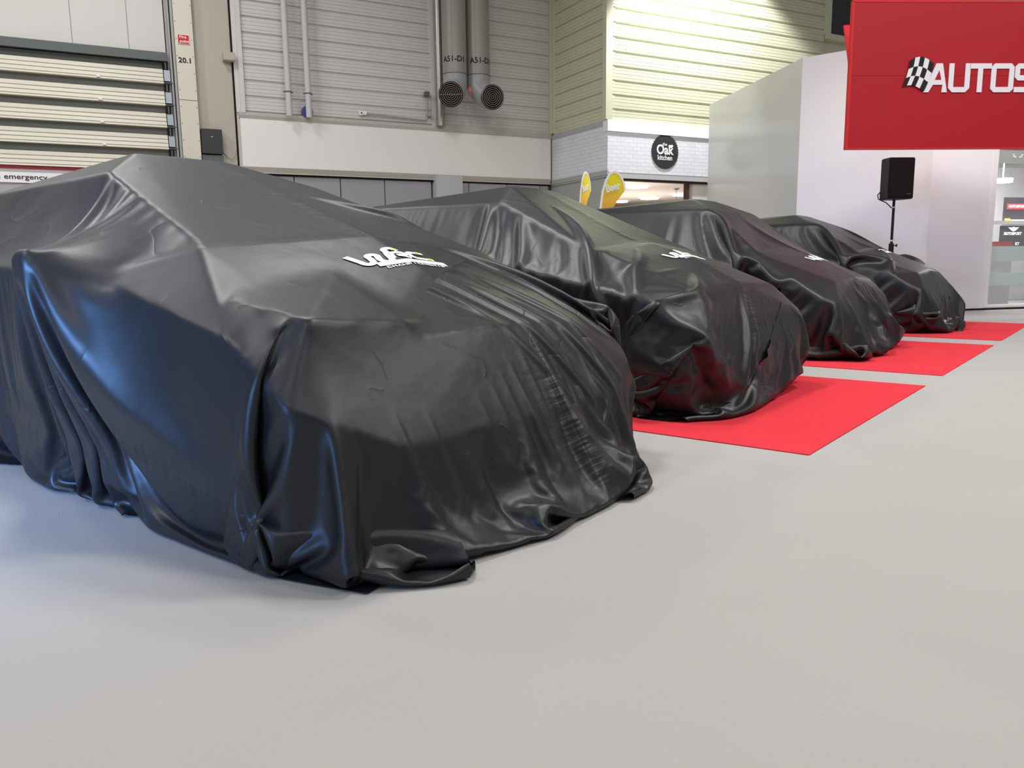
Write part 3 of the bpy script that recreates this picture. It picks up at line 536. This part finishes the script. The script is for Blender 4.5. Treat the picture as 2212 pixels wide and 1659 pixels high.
# ---------------------------------------------------------------- cloth draping solver
F=np.float32; KB=.012
def hull_planes(pts):
    bm=bmesh.new()
    for p in pts: bm.verts.new(p)
    bmesh.ops.convex_hull(bm,input=bm.verts)
    bm.normal_update()
    c=np.mean(np.array(pts),0); out=[]
    for f in bm.faces:
        n=np.array(f.normal[:]); o=n@np.array(f.verts[0].co[:])
        if n@c>o: n=-n;o=-o
        if not any(np.abs(n-a[0]).max()<1e-3 and abs(o-a[1])<1e-3 for a in out): out.append((n,o))
    bm.free()
    return np.array([a[0] for a in out],F), np.array([a[1] for a in out],F)
def drape(hulls,xr,yr,levels,seams=(),thick=.012,rest_top=1.7,tacks=(),fence=None,full=0.0,taper=0.0,seed=1):
    """position based drape of a flat sheet over convex hulls; coarse to fine"""
    H=[hull_planes(h) for h in hulls]
    bb=[(np.min(h,0)-.03,np.max(h,0)+.03) for h in hulls]
    X=None
    for s,steps in levels:
        nx=int(round((xr[1]-xr[0])/s))+1; ny=int(round((yr[1]-yr[0])/s))+1
        px=np.linspace(xr[0],xr[1],nx,dtype=F); py=np.linspace(yr[0],yr[1],ny,dtype=F)
        sx=float(px[1]-px[0]); sy=float(py[1]-py[0])
        if X is None:
            X=np.zeros((nx,ny,3),F)
            cx=np.clip(px,-4.25,.12); cy=np.clip(py,-1.12,1.12)
            ox=np.abs(px-cx)[:,None]+0*py; oy=np.abs(py-cy)[None]+0*px[:,None]
            hy=np.hypot(ox,oy)+1e-6; both=np.minimum(ox,oy)/hy
            X[...,0]=cx[:,None]+np.sign(px-cx)[:,None]*(ox*both*.75+.05*ox); X[...,1]=cy[None]+np.sign(py-cy)[None]*(oy*both*.75+.05*oy)
            X[...,2]=rest_top-np.where(both>0,np.maximum(ox,oy)+.3*np.minimum(ox,oy),hy)
            X[...,2]=np.maximum(X[...,2],.01)
            rng=np.random.RandomState(seed)
            V=np.zeros_like(X)
        else:
            ox=np.linspace(0,X.shape[0]-1,nx);oy=np.linspace(0,X.shape[1]-1,ny)
            def up(A):
                i=np.minimum(ox.astype(int),A.shape[0]-2);t=(ox-i)[:,None,None]
                A=A[i]*(1-t)+A[i+1]*t
                j=np.minimum(oy.astype(int),A.shape[1]-2);t=(oy-j)[None,:,None]
                return (A[:,j]*(1-t)+A[:,j+1]*t).astype(F)
            X=np.ascontiguousarray(up(X));V=np.zeros_like(X)
            X+=np.random.RandomState(seed+nx).normal(0,s*.04,X.shape).astype(F)
        # rest lengths
        rx=np.full((nx-1,ny),sx,F); ry=np.full((nx,ny-1),sy,F)
        for ax,val,a,b,k in seams:  # ax 'x': seam runs along x at y=val
            if ax=='x':
                j=int(round((val-yr[0])/sy)); i0=int(max(0,(a-xr[0])/sx)); i1=int((b-xr[0])/sx); rx[i0:i1,j]*=k
            else:
                i=int(round((val-xr[0])/sx)); j0=int(max(0,(a-yr[0])/sy)); j1=int((b-yr[0])/sy); ry[i,j0:j1]*=k
        if taper:  # the sides are cut shorter beside the low bonnet
            gy=(py[1:]+py[:-1])*.5; t=np.clip((px+1.25)/1.1,0,1); ry*=1-taper*t[:,None]*np.clip((np.abs(gy)-.95)/.15,0,1)[None]

        if full:   # extra width in the skirts, which falls into folds
            gx=(px[1:]+px[:-1])*.5; gy=(py[1:]+py[:-1])*.5
            w=np.clip((np.abs(py)-1.15)/.5,0,1); rx*=(1+full*w)[None,:]
            w=np.maximum(np.clip((px-.15)/.4,0,1),np.clip((-4.6-px)/.5,0,1)); ry*=(1+1.6*full*w)[:,None]
        dg=float(np.hypot(sx,sy))
        def con(A,B,r,k,compr=1.):
            d=B-A; l=np.sqrt((d*d).sum(-1))+1e-9
            c=(l-r)/l
            if compr!=1.: c=np.where(c<0,c*compr,c)
            d*=(c*(.5*k))[...,None]; A+=d; B-=d
        def solve():
            for q in (0,1):
                con(X[q:-1:2],X[q+1::2],rx[q::2],1.)
                con(X[:,q:-1:2],X[:,q+1::2],ry[:,q::2],1.)
            for q in (0,1):
                con(X[q:-1:2,:-1],X[q+1::2,1:],dg,.3)
                con(X[q:-1:2,1:],X[q+1::2,:-1],dg,.3)
            for q in (0,1):
                A=X[q:-2:4];B=X[q+2::4];n=min(len(A),len(B));con(A[:n],B[:n],2*sx,kb)
                A=X[q+2:-2:4];B=X[q+4::4];n=min(len(A),len(B));con(A[:n],B[:n],2*sx,kb)
                A=X[:,q:-2:4];B=X[:,q+2::4];n=min(A.shape[1],B.shape[1]);con(A[:,:n],B[:,:n],2*sy,kb)
                A=X[:,q+2:-2:4];B=X[:,q+4::4];n=min(A.shape[1],B.shape[1]);con(A[:,:n],B[:,:n],2*sy,kb)
        kb=.12 if s>.07 else .05 if s>.04 else KB
        g=9.8 if s>.07 else 4. if s>.04 else 1.6
        P0=X.copy()
        ia,ib=[int((a-xr[0])/sx) for a in (-3.1,-2.3)]; ja,jb=[int((a-yr[0])/sy) for a in (-.3,.3)]
        A0=np.stack(np.meshgrid(px[ia:ib],py[ja:jb],indexing='ij'),-1)
        Xf=X.reshape(-1,3)
        def collide():
            P=P0.reshape(-1,3)
            for (N,O),(lo,hi) in zip(H,bb):
                m=np.nonzero(((Xf>lo)&(Xf<hi)).all(-1))[0]
                if not len(m): continue
                p=Xf[m]; D=p@N.T-O; k=D.argmax(1); d=D[np.arange(len(m)),k]
                h=d<thick
                if not h.any(): continue
                m=m[h]; n=N[k[h]]; dep=(thick-d[h])[:,None]
                p=Xf[m]+n*dep
                dx=p-P[m]; dt_=dx-(dx*n).sum(1)[:,None]*n
                l=np.sqrt((dt_**2).sum(1))[:,None]+1e-9
                p-=dt_*np.minimum(1,(mu*dep+.00005)/l)
                Xf[m]=p
            if fence is not None:   # the hem is tucked in close to the car
                hz=np.maximum(Xf[:,2]-.25,0)
                yl=fence[0]+(.2+.18*np.clip((-.5-Xf[:,0])/.6,0,1))*hz; e=np.abs(Xf[:,1])-yl; m=np.nonzero(e>0)[0]
                Xf[m,1]-=np.sign(Xf[m,1])*e[m]*.25
                hc=np.clip(Xf[:,2]/.15,0,1); ay=np.abs(Xf[:,1])
                xl=fence[1]-(fence[2]*.5+.25*hc)*np.clip((ay-.55)/.42,0,1)**2-.28*hz; e=Xf[:,0]-xl; m=np.nonzero((e>0)&(Xf[:,2]<.75))[0]
                Xf[m,0]-=e[m]*.25
            m=np.nonzero(Xf[:,2]<.006)[0]
            if len(m):
                Xf[m,2]=.006
                Xf[m,:2]-=(Xf[m,:2]-P[m,:2])*.35
        mu=.03 if s>.04 else .12
        dt=1/150.
        for it in range(steps):
            damp=.99 if it<steps*.8 else .93
            V[...,2]-=g*dt
            np.clip(V,-3,3,out=V)
            P0[...]=X
            X+=V*dt
            X[ia:ib,ja:jb,:2]+=(A0-X[ia:ib,ja:jb,:2])*.2   # the sheet stays centred on the roof
            for (tx,ty,tz,r,fx,fy,fz) in tacks:  # a gather: sheet points near (tx,ty,tz) are drawn along (fx,fy,fz)
                d2=(X[...,0]-tx)**2+(X[...,1]-ty)**2+(X[...,2]-tz)**2
                w=np.exp(-d2/(r*r))[...,None]; X+=w*np.array([fx,fy,fz],F)*(dt*dt*g/9.8)
            for k in range(6 if s<.04 else 8 if s<.07 else 12):
                solve()
                if k%2==1 or s>=.05 or k==5: collide()
            V[...]=(X-P0)/dt*damp
    return X
# ---------------------------------------------------------------- satin covers draped over the four cars
def satin(name, tint=1.0, seams=()):
    m = bpy.data.materials.new(name); m.use_nodes = True; nt = m.node_tree; b = nt.nodes['Principled BSDF']
    b.inputs['Base Color'].default_value = (.010 * tint, .0108 * tint, .013 * tint, 1); b.inputs['Roughness'].default_value = .42
    b.inputs['Specular IOR Level'].default_value = .47; b.inputs['Sheen Weight'].default_value = .0; b.inputs['Sheen Roughness'].default_value = .45
    tc = nt.nodes.new('ShaderNodeTexCoord'); uv = tc.outputs['UV']
    n = nt.nodes.new('ShaderNodeTexNoise'); n.inputs['Scale'].default_value = 2.2; n.inputs['Detail'].default_value = 4
    mp = nt.nodes.new('ShaderNodeMapping'); mp.inputs['Scale'].default_value = (1, 1, 1); nt.links.new(uv, mp.inputs[0]); nt.links.new(mp.outputs[0], n.inputs[0])
    n2 = nt.nodes.new('ShaderNodeTexNoise'); n2.inputs['Scale'].default_value = 9; n2.inputs['Detail'].default_value = 3; nt.links.new(uv, n2.inputs[0])
    a = nt.nodes.new('ShaderNodeMath'); a.operation = 'MULTIPLY_ADD'; a.inputs[1].default_value = .25; nt.links.new(n2.outputs[0], a.inputs[0]); nt.links.new(n.outputs[0], a.inputs[2])
    # puckers along the stitched seams: short ridges square to the seam
    def N(kind, **k):
        q = nt.nodes.new(kind)
        for kk, v in k.items(): setattr(q, kk, v)
        return q
    def M2(op, x, y=None, z=None):
        q = N('ShaderNodeMath', operation=op)
        for i, v in enumerate((x, y, z)):
            if v is None: continue
            if isinstance(v, (int, float)): q.inputs[i].default_value = v
            else: nt.links.new(v, q.inputs[i])
        return q.outputs[0]
    sx = N('ShaderNodeSeparateXYZ'); nt.links.new(uv, sx.inputs[0]); U_, V_ = sx.outputs[0], sx.outputs[1]
    hgt = a.outputs[0]
    for along, across, pos, lo, hi in seams:
        s_, d_ = (U_, V_) if along == 'x' else (V_, U_)
        dd = M2('ABSOLUTE', M2('SUBTRACT', d_, pos)); w_ = M2('POWER', 2.718, M2('MULTIPLY', dd, -18.0))
        cmb = N('ShaderNodeCombineXYZ'); nt.links.new(M2('MULTIPLY', s_, 26.0), cmb.inputs[0]); nt.links.new(M2('MULTIPLY', dd, 5.0), cmb.inputs[1])
        nz = N('ShaderNodeTexNoise'); nz.inputs['Scale'].default_value = 1; nz.inputs['Detail'].default_value = 2; nt.links.new(cmb.outputs[0], nz.inputs[0])
        gate = M2('MULTIPLY', M2('GREATER_THAN', s_, lo), M2('LESS_THAN', s_, hi))
        line = M2('MULTIPLY', M2('POWER', 2.718, M2('MULTIPLY', dd, -160.0)), -.35)
        hgt = M2('ADD', hgt, M2('MULTIPLY', M2('ADD', M2('MULTIPLY', M2('MULTIPLY', nz.outputs[0], w_), 1.6), line), gate))
    # sparse sharp creases
    v3 = N('ShaderNodeTexNoise'); v3.inputs['Scale'].default_value = 1.7; v3.inputs['Detail'].default_value = 1.5; v3.inputs['Distortion'].default_value = 1.2; nt.links.new(uv, v3.inputs[0])
    cr_ = M2('POWER', M2('SUBTRACT', 1.0, M2('MULTIPLY', M2('ABSOLUTE', M2('SUBTRACT', v3.outputs[0], .5)), 5.0)), 14.0)
    msk = N('ShaderNodeTexNoise'); msk.inputs['Scale'].default_value = 3.1; nt.links.new(uv, msk.inputs[0])
    hgt = M2('ADD', hgt, M2('MULTIPLY', M2('MULTIPLY', cr_, M2('GREATER_THAN', msk.outputs[0], .55)), .16))
    bp = nt.nodes.new('ShaderNodeBump'); bp.inputs['Strength'].default_value = .45; bp.inputs['Distance'].default_value = .014
    nt.links.new(hgt, bp.inputs['Height']); nt.links.new(bp.outputs[0], b.inputs['Normal'])
    return m
M_satin = satin('black_satin', seams=(('x', 'y', .13, -3.6, .9), ('x', 'y', -1.62, -4.0, .2), ('y', 'x', -4.2, -2, 2)))
M_print = mat('white_print', srgb(250, 250, 250), .6, .3)
M_yellow = mat('yellow_print', srgb(235, 225, 20), .6, .3)

def cloth_object(name, X, x0, y0, yc, xr, yr, parent):
    nx, ny = X.shape[:2]
    P = X.reshape(-1, 3).astype(float)
    wx = P[:, 0] + x0; wy = P[:, 1] + yc
    V = np.stack([CX.x * wx + CY.x * wy, CX.y * wx + CY.y * wy, P[:, 2]], 1)
    i = np.arange(nx - 1)[:, None] * ny + np.arange(ny - 1)[None]; i = i.ravel()
    Fc = np.stack([i, i + ny, i + ny + 1, i + 1], 1)
    me = bpy.data.meshes.new(name); me.vertices.add(len(V)); me.vertices.foreach_set('co', V.astype(np.float32).ravel())
    me.loops.add(4 * len(Fc)); me.loops.foreach_set('vertex_index', Fc.astype(np.int32).ravel())
    me.polygons.add(len(Fc)); me.polygons.foreach_set('loop_start', np.arange(0, 4 * len(Fc), 4, dtype=np.int32)); me.polygons.foreach_set('loop_total', np.full(len(Fc), 4, np.int32))
    me.update(calc_edges=True)
    uv = me.uv_layers.new(name='UVMap'); gu = np.linspace(xr[0], xr[1], nx); gv = np.linspace(yr[0], yr[1], ny)
    UV = np.stack(np.meshgrid(gu, gv, indexing='ij'), -1).reshape(-1, 2)[Fc.ravel()]; uv.data.foreach_set('uv', UV.astype(np.float32).ravel())
    me.polygons.foreach_set('use_smooth', np.ones(len(Fc), bool)); me.validate()
    o = link(name, me, M_satin, parent)
    md = o.modifiers.new('smooth', 'SUBSURF'); md.levels = 1; md.render_levels = 1
    return o, V, Fc
def add_print(cover, V, Fc, x0, yc, org, size, ang):
    """the white emblem printed across the bonnet, laid on the cloth"""
    bvh = BVHTree.FromPolygons([tuple(p) for p in V], [tuple(q) for q in Fc])
    ca, sa = math.cos(ang), math.sin(ang)
    def place(u, v, h=.004):  # u to the reader's right (along the row), v towards the windscreen
        lx = org[0] - (v * .6 * ca + u * sa) * size; ly = org[1] + (u * ca - v * sa) * size
        p = car_pt(lx + x0, ly + yc, 2.0); hit = bvh.ray_cast(p, Vector((0, 0, -1)))
        z = hit[0].z if hit[0] is not None else .9
        return (p.x, p.y, z + h)
    def ribbon(pts, w, name, m, parent, h=.004):
        P = [Vector(p) for p in pts]; Q = []
        for i in range(len(P) - 1):
            n = max(1, int((P[i + 1] - P[i]).length / .05))
            for k in range(n): Q.append(P[i].lerp(P[i + 1], k / n))
        Q.append(P[-1]); v = []; f = []
        for i, p in enumerate(Q):
            d = (Q[min(i + 1, len(Q) - 1)] - Q[max(i - 1, 0)]).normalized(); nrm = Vector((-d.y, d.x)) * w
            for t in (-1, -.33, .33, 1): v.append(place(*(p + nrm * t), h))
        for i in range(len(Q) - 1):
            for t in range(3): f.append((4 * i + t, 4 * i + 4 + t, 4 * i + 5 + t, 4 * i + 1 + t))
        return mesh(name, v, f, m, parent)
    def arc(cx, cy, r, a0, a1, n=10, sy=1.0): return [(cx + r * math.cos(math.radians(a0 + (a1 - a0) * k / n)), cy + r * sy * math.sin(math.radians(a0 + (a1 - a0) * k / n))) for k in range(n + 1)]
    base = ribbon([(-.98, .50), (-.90, .30), (-.82, .10)] + arc(-.68, .08, .13, 190, 350, 8, 1.1) + [(-.53, .20)] + arc(-.42, .32, .12, 170, 20, 5) + [(-.36, .12)] + arc(-.22, .08, .13, 190, 350, 8, 1.1) + [(-.06, .30), (.0, .52)] + arc(.12, .56, .13, 170, 20, 6) + [(.30, .52)], .078, 'logo_print', M_print, cover)
    ribbon([(-.02, .10), (.04, .36), (.10, .40), (.34, .40), (.40, .34), (.34, .24), (.14, .22)], .066, 'logo_letter', M_print, base)
    ribbon([(.18, .22), (.42, .06)], .066, 'logo_letter', M_print, base)
    ribbon([(.95, .50), (.62, .50), (.52, .42), (.50, .22), (.58, .10), (1.02, .08)], .07, 'logo_letter', M_print, base)
    for a in ((.20, .56), (.80, .50), (.92, .08)): ribbon([(a[0] - .05, a[1]), (a[0] + .05, a[1])], .05, 'yellow_mark', M_yellow, base, .0065)
    ribbon([(-.55, -.14), (.0, -.15), (.55, -.15), (1.22, -.14)], .11, 'logo_bar', M_print, base)
    x = -.42
    for ch in 'CHAMPIONSHIP':
        w = .085
        S = {'C': [[(w, .04), (0, .04), (0, -.04), (w, -.04)]], 'H': [[(0, .05), (0, -.05)], [(w, .05), (w, -.05)], [(0, 0), (w, 0)]], 'A': [[(0, -.05), (w / 2, .05), (w, -.05)]], 'M': [[(0, -.05), (0, .05), (w / 2, -.02), (w, .05), (w, -.05)]],
             'P': [[(0, -.05), (0, .05), (w, .05), (w, 0), (0, 0)]], 'I': [[(w / 2, .05), (w / 2, -.05)]], 'O': [[(0, .045), (w, .045), (w, -.045), (0, -.045), (0, .045)]], 'N': [[(0, -.05), (0, .05), (w, -.05), (w, .05)]], 'S': [[(w, .045), (0, .045), (0, 0), (w, 0), (w, -.045), (0, -.045)]]}[ch]
        for s_ in S: ribbon([(x + a, -.34 + c) for a, c in s_], .014, 'logo_lettering', M_print, base)
        x += .128
def symm(pts):
    o = []
    for x, y, z in pts:
        o.append((x, y, z))
        if y: o.append((x, -y, z))
    return o
def rally_car(nose=0.0, bonnet=0.0, roof=0.0, rx=0.0, arch=False, mirror=(1.04, .95), w=.9, tail=0.0, cr=.9):
    """the shape under the cloth, as convex pieces; x forward from the nose, y across, z up"""
    b_ = bonnet
    body = symm([(-.12, 0, .66 + b_), (-.13, .58, .63 + b_), (-.02, .82, .45 + b_), (.05, .6, .34), (.05, .6, .1), (-.1, w, .5 + b_ * .6), (-.36, w, .67 + b_ * .5), (-1.1, w + .04, .86), (-3.9, w, .95), (-4.05, .8, .3), (-.3, w, .1), (-.8, .72, .95), (-.75, 0, 1.0), (-.45, 0, .86 + b_ * .5)])
    parts = [body]
    if arch:
        core = [(x, min(max(y, -.62), .9), z) for x, y, z in body]
        front = [p for p in body if p[0] > -.40 and p[1] < 0] + [(-.42, -w, .69), (-.42, -w, .1), (-.42, -.5, .8), (-.42, -.5, .1)]
        rear = [(-1.25, -w, .1), (-1.25, -w, .855), (-1.25, -.5, .9), (-1.25, -.5, .1), (-3.9, -w, .95), (-3.9, -w, .1), (-3.9, -.5, .95), (-3.9, -.5, .1)]
        top = [(-.36, -w, .675), (-.36, -w, .62), (-.55, -w, .72), (-1.1, -w, .745), (-1.25, -w, .66), (-1.3, -w, .85), (-1.1, -w, .84), (-.36, -.5, .8), (-1.3, -.5, .9), (-.36, -.5, .6), (-1.3, -.5, .6)]
        parts = [core, front, rear, top]
    r = roof
    green = symm([(-.8, .7, .95), (-1.78 + rx * cr, .55, 1.29 + r), (-2.15 + rx, .25, 1.43 + r), (-2.2 + rx, 0, 1.44 + r), (-3.3, .55, 1.27 + r + tail), (-3.4, 0, 1.34 + r + tail), (-3.9, .7, .95)])
    parts.append(green)
    my, mz = mirror
    for s in (-1, 1): parts.append([(-1.32 + a, s * (my - .04 + c), mz - .09 + d) for a in (0, .1) for c in (0, .12) for d in (0, .09)])
    parts.append([(a, c, d) for a in (-3.75, -4.1) for c in (-.75, .75) for d in (1.16 + r, 1.24 + r + tail)])
    return parts
CARS = [
    dict(x0=-1.75, yc=2.20, hulls=rally_car() + [[(-.15, -.78, .73), (-.15, -.4, .7), (-.5, -.8, .78), (-.5, -.4, .85), (-.15, -.6, .5), (-.5, -.6, .5)]], xr=(-5.6, 1.0), yr=(-2.13, 2.13), s=.018, taper=.31, fence=(.97, .32, .14),
         seams=[('x', .15, -3, .8, .93), ('x', -1.72, -2.6, -.4, .93)], org=(-.54, -.05), size=.21, ang=0.0,
         label='black satin cover over the nearest car, largest in view, logo on its bonnet'),
    dict(x0=-1.90, yc=4.85, hulls=rally_car(bonnet=.08, arch=True, cr=.4, rx=.38, tail=.04), xr=(-5.6, 1.16), yr=(-2.12, 2.12), s=.026, tacks=[(-.85, -.95, .40, .26, 0, 30, 0)], taper=.08,
         seams=[('x', .15, -3, .8, .93)], org=(-.50, .0), size=.21, ang=0.0,
         label='black satin cover over the second car from the camera, a dark wheel arch showing'),
    dict(x0=-2.05, yc=7.90, hulls=rally_car(bonnet=.05, roof=.07, rx=.5, tail=.05), xr=(-5.6, 1.10), yr=(-2.10, 2.10), s=.033,
         seams=[('x', .05, -3.5, .8, .92)], org=(-.45, .0), size=.21, ang=0.0,
         label='black satin cover over the third car from the camera, behind the arch car'),
    dict(x0=-1.98, yc=10.95, hulls=rally_car(bonnet=.06, roof=.02, rx=.42, tail=.03), xr=(-5.6, 1.08), yr=(-2.10, 2.10), s=.036,
         seams=[('x', .05, -3.5, .8, .93)], org=(-.62, .0), size=.21, ang=0.0,
         label='black satin cover over the farthest car, smallest in view, beside the white stand'),
]
for ci, c in enumerate(CARS):
    s = c['s']
    X = drape(c['hulls'], c['xr'], c['yr'], [(.1, 650), (.05, 260), (s, STEPS)], seams=c['seams'], tacks=c.get('tacks', ()), fence=c.get('fence', (.97, .32, .22)), full=.06, taper=c.get('taper', .20), seed=ci + 3)
    b0 = car_pt(c['x0'] - 2, c['yc'])
    t = thing('covered_car', c['label'], 'covered car', (b0.x, b0.y, 0), math.atan2(CX.y, CX.x), 'cars under black satin covers')
    cover, V, Fc = cloth_object('satin_cover', X, c['x0'], 0, c['yc'], c['xr'], c['yr'], t)
    add_print(cover, V, Fc, c['x0'], c['yc'], c['org'], c['size'], c['ang'])
print('scene built in %.1f s' % (time.time() - T0))
